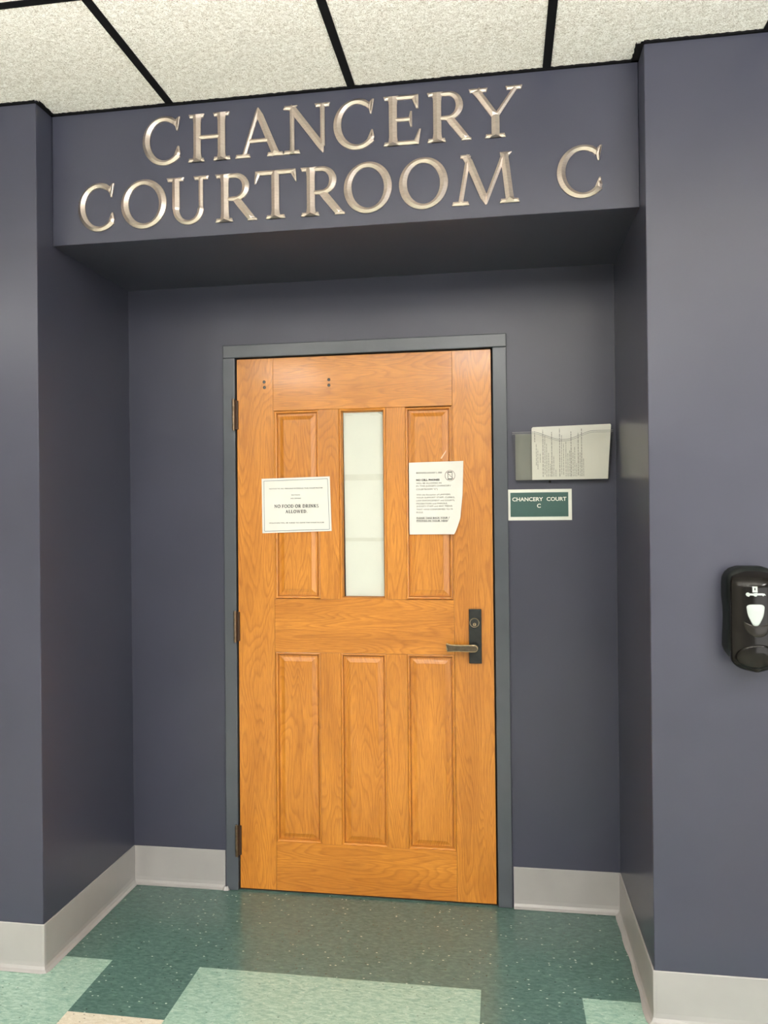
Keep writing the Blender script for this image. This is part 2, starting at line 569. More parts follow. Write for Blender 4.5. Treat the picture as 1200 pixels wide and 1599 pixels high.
# vinyl cove base
BH = 0.151
PROF = [(0.0, BH), (0.0025, BH), (0.0042, BH - .002), (0.0045, .03), (0.006, .017), (0.011, .008), (0.019, .0035), (0.021, .0015), (0.019, 0.0), (0.0, 0.0)]
def cove(name, path, flip=False, wob=0):
    pts = [Vector(p) for p in path]
    # resample straight runs so the toe can wander a little
    full, dirs = [], []
    for a, b in zip(pts, pts[1:]):
        k = max(1, int((b - a).length / 0.05)) if wob else 1
        for q in range(k):
            full.append(a.lerp(b, q / k))
    full.append(pts[-1])
    n = len(full)
    rows = []
    for i in range(n):
        d0 = (full[i] - full[i - 1]).normalized() if i else None
        d1 = (full[i + 1] - full[i]).normalized() if i < n - 1 else None
        d0 = d0 or d1
        d1 = d1 or d0
        n0, n1 = Vector((d0.y, -d0.x)), Vector((d1.y, -d1.x))
        mm = (n0 + n1).normalized()
        sc = 1 / max(0.3, mm.dot(n0))
        jit = 1 + (math.sin(i * 1.7) * .3 + math.sin(i * 0.6) * .3) * wob
        rows.append([(full[i].x + mm.x * sc * u * (jit if z < .015 and u > .006 else 1), full[i].y + mm.y * sc * u * (jit if z < .015 and u > .006 else 1), z) for u, z in PROF])
    b = MB()
    b.grid(rows, sm=False, close=True)
    b.f.append(tuple(range(len(PROF))))
    b.uv += [(0, 0)] * len(PROF); b.mi.append(0); b.sm.append(False)
    e = len(b.v) - len(PROF)
    b.f.append(tuple(range(e, e + len(PROF)))[::-1])
    b.uv += [(0, 0)] * len(PROF); b.mi.append(0); b.sm.append(False)
    return weld(b.build(name, M['rubber'], kind='structure'))
cove('baseboard_left', [(-3.4, YF), (-0.456, YF), (-0.4513, YF + .0015), (-0.4502, YF + .006), (-0.4467, -0.001)])
cove('baseboard_back_left', [(-0.4460, 0), (-0.062, 0)])
cove('baseboard_back_right', [(1.064, 0), (1.4500, 0)])
cove('baseboard_right', [(1.4510, -0.001), (1.4542, YF + .006), (1.4550, YF + .0015), (1.460, YF), (4.6, YF)], wob=0.35)
m = MB()
for k in range(6):
    a = k * 1.05
    m.cyl((-0.055 + .006 * math.cos(a), -0.018, 0.001), (-0.055 + .004 * math.cos(a), -0.016, 0.016 - .002 * (k % 3)), .009, 10, r1=.004)
m.build('trim_caulk', M['rubber'], kind='structure')

# ------------------------------------------------------------------ door
D = empty('door_1', (0.5, 0, 0), 'closed honey oak panelled door with narrow papered window', 'door', kind='structure')
FO, G = 0.056, 0.006        # frame face width (outside the leaf), gap
m = MB()
YB = -0.012
m.box(-FO, -G, YB, 0.12, 0, 2.106)
m.box(1 + G, 1.0 + FO + .003, YB, 0.12, 0, 2.106)
m.box(-FO, 1.0 + FO + .003, YB, 0.12, 2.106, 2.157)
fr = m.build('door_frame', M['frame'], D, bevel=0.003)
m = MB()
m.box(-G, 0.012, 0.046, 0.065, 0, 2.106)
m.box(0.988, 1 + G, 0.046, 0.065, 0, 2.106)
m.box(-G, 1 + G, 0.046, 0.065, 2.09, 2.106)
m.build('door_stop', M['hole'], D)
m = MB()
m.box(-G, 1 + G, 0.004, 0.12, 0.0, 0.003)
m.build('gap_shade_strip', M['hole'], D)  # dark strip painted in for the shade of the gap under the leaf

YD = -0.004                  # face of the leaf
PAN = {'LL': (.150, .330, .197, .940), 'LM': (.411, .590, .197, .940), 'LR': (.671, .850, .197, .940),
       'UL': (.153, .332, 1.152, 1.890), 'UM': (.411, .596, 1.147, 1.892), 'UR': (.672, .848, 1.152, 1.888)}
seed = [0]
def guv(vertical, xm, zm):
    seed[0] += 1
    oa, ob = seed[0] * 3.17, seed[0] * 1.73
    if vertical:
        return lambda p: (p[2] + oa, p[0] + p[1] - xm + ob)
    return lambda p: (p[0] + oa, p[2] + p[1] - zm + ob)
m = MB()
Z0, Z1 = 0.008, 2.100
e = 0.0003
def piece(x0, x1, z0, z1, vert):
    m.box(x0 + e, x1 - e, YD, 0.041, z0 + e, z1 - e, uvf=guv(vert, x0, z0))
piece(0, .148, Z0, Z1, True)
piece(.853, 1.0, Z0, Z1, True)
piece(.148, .853, Z0, .197, False)
piece(.148, .853, .940, 1.150, False)
piece(.148, .853, 1.891, Z1, False)
for a, b, z0, z1 in ((.330, .411, .197, .940), (.590, .671, .197, .940), (.850, .853, .197, .940), (.148, .150, .197, .940),
                     (.332, .411, 1.150, 1.891), (.596, .672, 1.150, 1.891), (.848, .853, 1.150, 1.891), (.148, .153, 1.150, 1.891)):
    piece(a, b, z0, z1, True)
leaf = m.build('door_leaf', M['wood'], D, bevel=0.0007)

def ring_panel(x0, x1, z0, z1, prof, name, parent, fill=True):
    b = MB()
    rings = []
    for ins, dep in prof:
        rings.append([(x0 + ins, YD + dep, z0 + ins), (x1 - ins, YD + dep, z0 + ins), (x1 - ins, YD + dep, z1 - ins), (x0 + ins, YD + dep, z1 - ins)])
    gv, gh = guv(True, x0, z0), guv(False, x0, z0)
    gc = guv(True, x0, z0)
    for k in range(len(rings) - 1):
        for q in range(4):
            r = (q + 1) % 4
            g_ = gh if (q % 2 == 0 and prof[k][0] < .012) else (gv if prof[k][0] < .012 else gc)
            pts = [rings[k][q], rings[k][r], rings[k + 1][r], rings[k + 1][q]]
            b.face(pts, 0, [g_(p) for p in pts])
    if fill:
        b.face(rings[-1], 0, [gc(p) for p in rings[-1]])
    return b.build(name, M['wood'], parent)
PROF_P = [(0, .0), (.001, .003), (.004, .0022), (.0075, .0035), (.0092, .008), (.0098, .0155), (.0128, .0155), (.0135, .0118), (.0205, .0108), (.0345, .0058), (.0352, .0045)]
for k in ('LL', 'LM', 'LR', 'UL', 'UR'):
    ring_panel(*PAN[k], PROF_P, 'raised_panel', leaf)
ring_panel(*PAN['UM'], [(0, .0), (.0012, .003), (.004, .0015), (.008, .002), (.0105, .006), (.0115, .020), (.014, .020)], 'glazing_bead', leaf, False)
x0, x1, z0, z1 = PAN['UM']
m = MB(); m.box(x0 + .010, x1 - .010, .012, .016, z0 + .010, z1 - .010)
m.build('window_glass', M['glass'], leaf)
m = MB(); m.box(x0 + .004, x1 - .004, .030, .034, z0 + .004, z1 - .004)
m.build('window_backing', M['hole'], leaf)
# old closer screws in the top rail
for x, z in ((.1125, 2.007), (.1135, 1.985), (.374, 2.007), (.374, 1.985)):
    m = MB()
    m.cyl((x, YD - .0006, z), (x, YD + .002, z), .0062, 20, 0)
    m.cyl((x + .0006, YD - .0012, z - .0008), (x + .0006, YD, z - .0008), .0036, 16, 1)
    m.build('screw', [M['hole'], M['screw']], leaf)
# scuffs where tape was torn away
m = MB()
def scuff(pts):
    m.mesh([(a, YD - .0003 if k == 0 else YD - .0003, b) for k, (a, b) in enumerate(pts)], [tuple(range(len(pts)))])
scuff([(.806, 1.690), (.811, 1.688), (.826, 1.712), (.829, 1.722), (.824, 1.716)])
m.build('tape_mark', M['rubbing'], leaf)

# hinges
for zc_ in (1.879, 1.040, 0.197):
    h0, h1 = zc_ - .060, zc_ + .060
    hg = MB()
    hg.box(-.0052, -.0012, -.016, .03, h0 + .002, h1 - .002)
    hroot = hg.build('hinge', M['hingeleaf'], D)
    k = MB()
    seg = (h1 - h0) / 5
    for q in range(5):
        k.cyl((-.0095, -.0195, h0 + seg * q + .0006), (-.0095, -.0195, h0 + seg * (q + 1) - .0006), .0062, 18)
    k.cyl((-.0095, -.0195, h0 - .002), (-.0095, -.0195, h1 + .003), .0046, 14)
    k.build('hinge_knuckle', M['hinge'], hroot)
    k = MB()
    k.box(-.004, .006, -.0125, YD, h0 + .003, h1 - .003)
    k.build('hinge_leaf', M['hingeleaf'], hroot)

# lockset
m = MB(); m.box(.9075, .9545, -.018, YD, .912, 1.1165)
plate = m.build('lock_plate', M['darkbronze'], D, bevel=.002)
m = MB()
cx, cz = .9290, 1.0660
m.cyl((cx, -.018, cz), (cx, -.0245, cz), .0185, 32, 0, r1=.0172)
cyl_ = m.build('lock_cylinder', M['rim'], plate)
m = MB()
m.cyl((cx, -.0240, cz), (cx, -.0252, cz), .0155, 30)
m.build('cylinder_face', M['darkbronze'], cyl_)
m = MB()
m.cyl((cx, -.0246, cz - .006), (cx, -.0266, cz - .006), .0062, 20)
m.box(cx - .0012, cx + .0012, -.0272, -.0262, cz - .0105, cz - .001, 1)
m.build('keyway', [M['rim'], M['hole']], cyl_)
# lever: neck and blade with rounded outer end, lighter edges
m = MB()
lx, lz = .9285, .9745
m.cyl((lx, -.018, lz), (lx, -.026, lz), .0165, 26, r1=.0150)
m.cyl((lx, -.024, lz), (lx, -.055, lz), .0105, 22)
lev = m.build('lever_neck', M['darkbronze'], plate)
def blade(scale, y0, y1, curve=True):
    pts = []
    hh = .0138 * scale
    xr, xl = .9285, .824
    for k in range(13):
        a = -math.pi / 2 + math.pi * k / 12
        pts.append((xr + hh * math.cos(a), lz + hh * math.sin(a)))
    N = 16
    for k in range(1, N + 1):
        t = k / N
        x = xr + (xl - xr) * t
        pts.append((x, lz + hh - .0012 * math.sin(t * math.pi) + (.0035 * max(0, t - .85) / .15 * scale)))
    pts.append((xl - .001, lz + hh * .9))
    pts.append((xl - .001 + .001 * (1 - scale) * 30, lz - hh * .35))
    for k in range(N, 0, -1):
        t = k / N
        x = xr + (xl - xr) * t
        x = max(x, xl + .004)
        pts.append((x, lz - hh + .001 * math.sin(t * math.pi) - .0022 * max(0, t - .7) / .3))
    b = MB()
    n = len(pts)
    def yy(x, y):
        t = (xr - x) / (xr - xl)
        return y + .010 * max(0, t) ** 2.5 * (1 if y < -.05 else 1)
    v = [(p[0], yy(p[0], y0), p[1]) for p in pts] + [(p[0], yy(p[0], y1), p[1]) for p in pts]
    b.mesh(v, [tuple(range(n)), tuple(range(n, 2 * n))[::-1]] + [(i, i + n, (i + 1) % n + n, (i + 1) % n) for i in range(n)])
    return b
o = weld(blade(1.0, -.064, -.050).build('lever_handle', M['rim'], plate, bevel=.002))
o = weld(blade(.80, -.0655, -.060).build('lever_face', M['brass'], o, bevel=.0008))

# ------------------------------------------------------------------ printed text helper
def text_mb(txt, x0, x1, z0, z1, y, bold=0.0, mb=None, mi=0, tilt=0.0, keep=None, shear=0.0):
    """writes txt into the box x0..x1, z0..z1 on the plane y (facing -Y)"""
    cu = bpy.data.curves.new('t', 'FONT')
    cu.body = txt
    cu.align_x = 'LEFT'
    cu.offset = bold
    cu.resolution_u = 3
    cu.shear = shear
    ob = bpy.data.objects.new('t', cu)
    COL.objects.link(ob)
    dg = bpy.context.evaluated_depsgraph_get()
    me = bpy.data.meshes.new_from_object(ob.evaluated_get(dg))
    vs = [v.co.copy() for v in me.vertices]
    fs = [tuple(p.vertices) for p in me.polygons]
    bpy.data.objects.remove(ob)
    bpy.data.curves.remove(cu)
    bpy.data.meshes.remove(me)
    if not vs:
        return mb or MB()
    a0, a1 = min(v.x for v in vs), max(v.x for v in vs)
    b0, b1 = 0.0, 0.72
    if keep:
        x1 = x0 + (a1 - a0) * (z1 - z0) / .72 * keep
    mb = mb or MB()
    out = []
    for v in vs:
        u = (v.x - a0) / (a1 - a0)
        out.append((x0 + (x1 - x0) * u, y, z0 + (z1 - z0) * v.y / b1 + tilt * (x0 + (x1 - x0) * u)))
    mb.mesh(out, fs, mi)
    return mb

# ------------------------------------------------------------------ serif glyphs (strokes and wedges in a 1-high cell)
def stem(x, hw, y0=0, y1=1, f0=True, f1=True, x2=None):
    x2 = x if x2 is None else x2
    ps = []
    for t in (0, .05, .1, .18, .5, .82, .9, .95, 1):
        k = 1.0
        if f0 and t <= .18: k = {0: 1.55, .05: 1.30, .1: 1.12, .18: 1.0}[t]
        if f1 and t >= .82: k = {1: 1.55, .95: 1.30, .9: 1.12, .82: 1.0}[t]
        ps.append((x + (x2 - x) * t, y0 + (y1 - y0) * t, hw * k))
    return ('s', ps)
def foot(x0, x1, top=False, h=.075):
    c = .025
    return ('p', [(x0, 0), (x1, 0), (x1 - c, h), (x0 + c, h)]) if not top else ('p', [(x0 + c, 1 - h), (x1 - c, 1 - h), (x1, 1), (x0, 1)])
def arc(cx, cy, rx, ry, a0, a1, thick, thin, n=40, stress=0.0):
    ps = []
    for k in range(n + 1):
        a = math.radians(a0 + (a1 - a0) * k / n)
        w_ = thin + (thick - thin) * abs(math.cos(a - stress)) ** 1.6
        ps.append((cx + rx * math.cos(a), cy + ry * math.sin(a), w_))
    return ps
TK, TN = .079, .050
def glyph(ch):
    if ch == 'C':
        a = arc(.475, .5, .405, .465, 48, 318, TK, TN, 44, .12)
        a = [(x, y, w_ * (.85 if i < 3 else 1)) for i, (x, y, w_) in enumerate(a)]
        return .83, [('s', a), ('p', [(.745, .70), (.775, .70), (.83, .99), (.79, .99), (.70, .90)]), ('p', [(.69, .19), (.79, .10), (.83, .22), (.80, .37), (.77, .37)])], False
    if ch == 'O':
        return .96, [('c', arc(.48, .5, .41, .465, 0, 360, .080, .051, 56, .18))], False
    if ch == 'H':
        return .93, [stem(.20, TK), stem(.73, TK), foot(0, .36), foot(.02, .36, True), foot(.55, .93), foot(.55, .91, True), ('s', [(.20, .51, .040), (.73, .51, .040)])], True
    if ch == 'A':
        return 1.03, [('s', [(.17, .02, .052), (.20, .08, .042), (.47, .90, .042), (.49, 1.0, .02)]), ('s', [(.87, .02, .095), (.84, .10, .075), (.53, .86, .07), (.49, 1.02, .015)]),
                      ('s', [(.28, .34, .038), (.74, .34, .038)]), foot(0, .33), foot(.68, 1.03)], True
    if ch == 'N':
        return .98, [stem(.185, .045, f1=False, y1=.97), stem(.82, .045, .12, 1, f0=False), foot(0, .35), ('p', [(.0, .93), (.16, .90), (.30, 1), (.03, 1)]), foot(.66, .98, True),
                     ('s', [(.14, .98, .05), (.22, .90, .072), (.78, .14, .072), (.83, -.01, .012)])], True
    if ch == 'E':
        return .74, [stem(.19, TK), foot(.0, .30), foot(.0, .30, True), ('s', [(.19, .958, .042), (.68, .958, .042)]), ('p', [(.57, .93), (.655, .72), (.70, .72), (.70, 1), (.60, 1)]),
                     ('s', [(.19, .515, .038), (.56, .515, .038)]), ('p', [(.50, .515), (.535, .36), (.57, .36), (.57, .67), (.535, .67)]),
                     ('s', [(.19, .042, .042), (.67, .042, .042)]), ('p', [(.58, .0), (.70, .0), (.745, .30), (.71, .30), (.60, .06)])], True
    if ch == 'F':
        return .70, [stem(.19, TK), foot(.0, .38), foot(.0, .30, True), ('s', [(.19, .958, .042), (.66, .958, .042)]), ('p', [(.57, .93), (.655, .72), (.70, .72), (.70, 1), (.60, 1)]),
                     ('s', [(.19, .50, .038), (.56, .50, .038)]), ('p', [(.50, .50), (.535, .35), (.57, .35), (.57, .65), (.535, .65)])], True
    if ch == 'R':
        b = [(.20, .955, .042), (.42, .955, .044)] + arc(.42, .715, .22, .24, 85, -85, .072, .045, 18) + [(.42, .475, .045), (.24, .475, .034)]
        return .87, [stem(.20, TK), foot(0, .37), foot(.0, .30, True), ('s', b), ('s', [(.42, .47, .06), (.50, .38, .075), (.72, .09, .072), (.80, .03, .045)]), ('p', [(.67, .0), (.87, .0), (.87, .035), (.80, .08), (.72, .10)])], True
    if ch == 'P':
        b = [(.20, .955, .042), (.42, .955, .044)] + arc(.42, .695, .22, .26, 85, -85, .072, .045, 18) + [(.42, .435, .045), (.24, .435, .034)]
        return .72, [stem(.20, TK), foot(0, .37), foot(.0, .30, True), ('s', b)], True
    if ch == 'Y':
        return 1.05, [stem(.52, TK, 0, .45, f1=False), foot(.31, .72), ('s', [(.14, .97, .085), (.20, .88, .072), (.52, .42, .070)]), ('s', [(.93, .98, .045), (.86, .88, .042), (.53, .42, .045)]), foot(0, .37, True), foot(.72, 1.05, True)], True
    if ch == 'U':
        b = [(.20, 1, .085), (.20, .92, TK), (.20, .36, TK)] + arc(.47, .335, .27, .29, 185, 355, .066, .046, 20) + [(.745, .36, .045), (.745, .9, .045), (.745, 1, .06)]
        return .92, [('s', b), foot(0, .38, True), foot(.59, .92, True)], True
    if ch == 'T':
        return .885, [stem(.44, TK, f1=False), foot(.24, .65), ('s', [(.04, .955, .045), (.85, .955, .045)]), ('p', [(.0, .74), (.035, .74), (.12, .92), (.10, 1), (.02, 1)]), ('p', [(.865, .74), (.885, .74), (.87, 1), (.78, 1), (.765, .92)])], True
    if ch == 'M':
        return 1.31, [('s', [(.17, .0, .06), (.18, .1, .044), (.32, .9, .044), (.33, .98, .05)]), ('s', [(.26, .98, .06), (.34, .86, .072), (.62, .15, .068), (.66, -.01, .012)]),
                      ('s', [(.67, .0, .012), (.69, .12, .04), (.98, .86, .045), (1.02, .98, .04)]), ('s', [(1.03, 1, .09), (1.03, .9, .075), (1.12, .1, .078), (1.125, 0, .11)]),
                      foot(0, .34), foot(.93, 1.31), ('p', [(.17, .94), (.28, .92), (.36, 1), (.18, 1)]), ('p', [(.98, .92), (1.12, .94), (1.17, 1), (1.0, 1)])], True
    if ch == 'D':
        b = [(.2, .955, .042), (.40, .955, .044)] + arc(.40, .5, .42, .455, 88, -88, .074, .045, 24) + [(.2, .045, .042)]
        return .92, [stem(.2, TK), foot(0, .3), foot(0, .3, True), ('s', b)], True
    if ch == 'L':
        return .70, [stem(.19, TK), foot(0, .30), foot(0, .38, True), ('s', [(.19, .042, .042), (.62, .042, .042)]), ('p', [(.55, 0), (.66, 0), (.70, .30), (.67, .30)])], True
    if ch == 'I':
        return .40, [stem(.2, TK), foot(0, .4), foot(0, .4, True)], True
    if ch == 'K':
        return .92, [stem(.2, TK), foot(0, .37), foot(0, .37, True), ('s', [(.24, .46, .035), (.72, .96, .04)]), ('s', [(.36, .58, .07), (.78, .05, .075)]), foot(.60, .92), foot(.56, .86, True)], True
    if ch == 'S':
        b = arc(.33, .735, .22, .225, 30, 250, .06, .045, 16) + [(.36, .5, .07)] + arc(.32, .255, .24, .215, 75, -150, .06, .045, 18)
        return .62, [('s', b)], True
    if ch == 'W':
        return 1.4, [('s', [(.13, 1, .07), (.44, 0, .06)]), ('s', [(.44, 0, .03), (.72, 1, .04)]), ('s', [(.68, 1, .07), (.98, 0, .06)]), ('s', [(.98, 0, .03), (1.27, 1, .04)]), foot(0, .3, True), foot(1.12, 1.4, True)], True
    if ch == '.':
        return .2, [('p', [(.04, 0), (.18, 0), (.18, .14), (.04, .14)])], True
    return .4, [], True

def stroke_rows(ps, closed):
    n = len(ps)
    L_, C_, R_ = [], [], []
    for i in range(n):
        a = ps[(i - 1) % n] if (i or closed) else ps[i]
        b = ps[(i + 1) % n] if (i < n - 1 or closed) else ps[i]
        if closed and i in (0, n - 1):
            a, b = ps[n - 2], ps[1]
        d = Vector((b[0] - a[0], b[1] - a[1])).normalized()
        q = Vector((-d.y, d.x))
        x, y, w_ = ps[i]
        L_.append((x + q.x * w_, y + q.y * w_, 0)); R_.append((x - q.x * w_, y - q.y * w_, 0)); C_.append((x, y, w_))
    return L_, C_, R_

def raised_letter(ch, X0, X1, Zb, Zt, Yp, base=.006, slope=.75):
    """prismatic letter: each stroke has a ridge whose height follows its width"""
    w_, parts, flat = glyph(ch)
    sx, sz = (X1 - X0) / w_, (Zt - Zb)
    mbx = MB()
    def W(u, v, h, skirt=False):
        return (X0 + u * sx, Yp if skirt else Yp - base - h * sz * slope, Zb + v * sz)
    for kind, ps in parts:
        if kind == 'p':
            n = len(ps)
            cxm, cym = sum(p[0] for p in ps) / n, sum(p[1] for p in ps) / n
            area = sum(ps[i][0] * ps[(i + 1) % n][1] - ps[(i + 1) % n][0] * ps[i][1] for i in range(n))
            if area < 0: ps = ps[::-1]
            dmin = 1e9
            for i in range(n):
                a, b = Vector(ps[i]), Vector(ps[(i + 1) % n])
                e_ = (b - a).normalized()
                dmin = min(dmin, abs(e_.x * (cym - a.y) - e_.y * (cxm - a.x)))
            dd = dmin * .92
            ins = []
            for i in range(n):
                p0, p1, p2 = Vector(ps[i - 1]), Vector(ps[i]), Vector(ps[(i + 1) % n])
                e0, e1 = (p1 - p0).normalized(), (p2 - p1).normalized()
                n0, n1 = Vector((-e0.y, e0.x)), Vector((-e1.y, e1.x))
                mm = n0 + n1
                mm = mm / max(.35, (mm.dot(n0)))
                q = p1 + mm * dd
                # keep it on the inside
                if (q - Vector((cxm, cym))).length > (p1 - Vector((cxm, cym))).length: q = Vector((cxm, cym))
                ins.append((q.x, q.y))
            v = [W(p[0], p[1], 0, True) for p in ps] + [W(p[0], p[1], 0) for p in ps] + [W(p[0], p[1], dd * .8) for p in ins]
            fs = []
            for i in range(n):
                j = (i + 1) % n
                fs += [(i, j, j + n, i + n), (i + n, j + n, j + 2 * n, i + 2 * n)]
            fs.append(tuple(range(2 * n, 3 * n)))
            mbx.mesh(v, fs)
            continue
        closed = kind == 'c'
        L_, C_, R_ = stroke_rows(ps, closed)
        n = len(ps)
        if not closed:
            # hipped ends
            def hip(i0, i1):
                a, b = C_[i0], C_[i1]
                d = Vector((b[0] - a[0], b[1] - a[1]))
                k = min(a[2] * 1.3, d.length * .8)
                d.normalize()
                return (a[0] + d.x * k, a[1] + d.y * k, a[2] * .95)
            c0, c1 = hip(0, 1), hip(n - 1, n - 2)
            C_[0], C_[-1] = c0, c1
        rows = [[W(*p[:2], 0, True) for p in L_], [W(*p[:2], 0) for p in L_], [W(p[0], p[1], p[2]) for p in C_], [W(*p[:2], 0) for p in R_], [W(*p[:2], 0, True) for p in R_]]
        mbx.grid(rows, sm=False)
        if not closed:
            for i in (0, -1):
                mbx.mesh([rows[0][i], rows[1][i], rows[2][i], rows[3][i], rows[4][i]], [(0, 1, 3, 4), (1, 2, 3)])
    return mbx

def flat_serif(txt, xc, width, z0, z1, y, mb, bold=1.25, gap=.16, mi=0):
    tot, items = 0, []
    for ch in txt:
        if ch == ' ':
            tot += .42; continue
        w_, parts, _ = glyph(ch)
        items.append((tot, parts)); tot += w_ + gap
    tot -= gap
    sx, sz = width / tot, z1 - z0
    ox = xc - width / 2
    for off, parts in items:
        for kind, ps in parts:
            if kind == 'p':
                mb.mesh([(ox + (off + p[0]) * sx, y, z0 + p[1] * sz) for p in ps], [tuple(range(len(ps)))], mi)
            else:
                ps = [(a, b, c * bold) for a, b, c in ps]
                L_, C_, R_ = stroke_rows(ps, kind == 'c')
                mb.grid([[(ox + (off + p[0]) * sx, y, z0 + p[1] * sz) for p in r] for r in (L_, R_)], mi, sm=False)

# ------------------------------------------------------------------ raised wall letters
LET = [('C', -.132, -.002, 'first letter of the upper word, left of the H'), ('H', .025, .172, 'second letter of the upper word'),
       ('A', .187, .350, 'third letter of the upper word, between H and N'), ('N', .350, .505, 'fourth letter of the upper word'),
       ('C', .517, .648, 'in the middle of the upper word, between N and E'), ('E', .678, .796, 'the only E of the sign, above the R and O'),
       ('R', .817, .955, 'in the upper word, between E and Y'), ('Y', .948, 1.113, 'ending the upper word')]
LOW = [('C', -.364, -.236, 'starting the lower word'), ('O', -.210, -.053, 'in the lower word, between C and U'), ('U', -.050, .096, 'the only U of the sign'),
       ('R', .118, .259, 'in the lower word, between U and T'), ('T', .251, .392, 'the only T of the sign'), ('R', .406, .550, 'in the lower word, between T and the double O'),
       ('O', .549, .701, 'first of the double O in the lower word'), ('O', .727, .879, 'second of the double O, beside the M'),
       ('M', .892, 1.101, 'ending the lower word'), ('C', 1.216, 1.350, 'standing alone at the right end of the lower line')]
for row, zt, zb in ((LET, 2.8030, 2.6450), (LOW, 2.5975, 2.4395)):
    grp = 'raised letters of the upper line' if row is LET else 'raised letters of the lower line'
    for ch, a, b, why in row:
        o = raised_letter(ch, a, b, zb, zt, YH).build('wall_letter', M['bronze'])
        tag(o, 'raised bronze letter %s %s' % (ch, why), 'letter', grp)

# ------------------------------------------------------------------ papers on the door
def sheet(poly, y, thick, curl=None, nx=18, nz=22):
    """quad sheet (bl, br, tr, tl) with an optional lift(u, v) off the surface"""
    bl, br, tr, tl = [Vector(p) for p in poly]
    rows_f, rows_b = [], []
    for j in range(nz + 1):
        v = j / nz
        a, b = bl.lerp(tl, v), br.lerp(tr, v)
        rf, rb = [], []
        for i in range(nx + 1):
            u = i / nx
            p = a.lerp(b, u)
            l = curl(u, v) if curl else 0
            rf.append((p.x, y - thick - l, p.y)); rb.append((p.x, y - l, p.y))
        rows_f.append(rf); rows_b.append(rb)
    b = MB()
    b.grid(rows_f, sm=True)
    b.grid([r[::-1] for r in rows_b], sm=True)
    b.grid([rows_f[0][::-1], rows_b[0][::-1]], sm=False); b.grid([rows_f[-1], rows_b[-1]], sm=False)
    b.grid([[r[0] for r in rows_f], [r[0] for r in rows_b]], sm=False); b.grid([[r[-1] for r in rows_b], [r[-1] for r in rows_f]], sm=False)
    return b
# notice about food and drinks
YP = YD - .0008
n1 = sheet([(.101, 1.4085), (.3805, 1.4155), (.3745, 1.6285), (.0995, 1.6235)], YP, .0004, lambda u, v: .0005 * (u * (1 - v)) ** 3 + .0012 * math.sin(u * 5) ** 2)
p1 = n1.build('paper_notice', M['paper'])
tag(p1, 'white paper notice with thin border reading NO FOOD OR DRINKS ALLOWED, on the oak door', 'notice')
m = MB()
YT = YP - .0004 - .0018 - .0006
def bar(x0, z0, x1, z1, w_, mb, y=YT, mi=0):
    d = Vector((x1 - x0, z1 - z0)).normalized(); q = Vector((-d.y, d.x)) * w_ / 2
    mb.mesh([(x0 + q.x, y, z0 + q.y), (x1 + q.x, y, z1 + q.y), (x1 - q.x, y, z1 - q.y), (x0 - q.x, y, z0 - q.y)], [(0, 1, 2, 3)], mi)
cs = [(.1105, 1.4165), (.3720, 1.4225), (.3660, 1.6195), (.1090, 1.6145)]
for i in range(4):
    bar(*cs[i], *cs[(i + 1) % 4], .0014, m, mi=1)
text_mb('NOTICE TO ALL PERSONS ENTERING THIS COURTROOM', .131, .345, 1.5805, 1.5845, YT, .006, m, tilt=.006)
text_mb('NO FOOD', .221, .255, 1.5560, 1.5600, YT, .006, m)
text_mb('NO DRINKS', .218, .259, 1.5425, 1.5465, YT, .006, m)
flat_serif('NO FOOD OR DRINKS', .2400, .178, 1.5080, 1.5205, YT, m, 1.35)
flat_serif('ALLOWED.', .2395, .088, 1.4870, 1.4993, YT, m, 1.35)
text_mb('VIOLATORS WILL BE ASKED TO LEAVE THE COURTROOM', .129, .350, 1.4455, 1.4497, YT, .006, m, tilt=.005)
m.build('printed_text', [M['ink'], M['blueink']], p1)

# notice about cell phones: lower right edge bends away from the door
def curl2(u, v):
    return .0012 * math.sin(u * 4) ** 2 + (.030 * max(0, u - .60 - .35 * v) ** 1.4 * (1 - v) * 2.2)
import types
def shaped(y, thick):
    nx, nz = 22, 30
    rf, rb = [], []
    for j in range(nz + 1):
        v = j / nz
        z = 1.400 + (1.6755 - 1.400) * v
        xl = .685
        if v > .55: xr = .889 + .004 * (v - .55) / .45
        elif v > .22: xr = .880 + .009 * (v - .22) / .33
        else: xr = .8565 + .0235 * (v / .22) ** .8
        a, b = [], []
        for i in range(nx + 1):
            u = i / nx
            l = curl2(u, v)
            zz = z + .003 * u * v
            x_ = xl + (xr - xl) * u
            a.append((x_, y - thick - l, zz)); b.append((x_, y - l, zz))
        rf.append(a); rb.append(b)
    b = MB()
    b.grid(rf, sm=True); b.grid([r[::-1] for r in rb], sm=True)
    b.grid([rf[0][::-1], rb[0][::-1]], sm=False); b.grid([rf[-1], rb[-1]], sm=False)
    b.grid([[r[0] for r in rf], [r[0] for r in rb]], sm=False); b.grid([[r[-1] for r in rb], [r[-1] for r in rf]], sm=False)
    return b
p2 = shaped(YP, .0004).build('paper_notice', M['paper'])
tag(p2, 'white paper notice with crossed-out phone symbol and curling corner, taped on the oak door', 'notice')
m = MB()
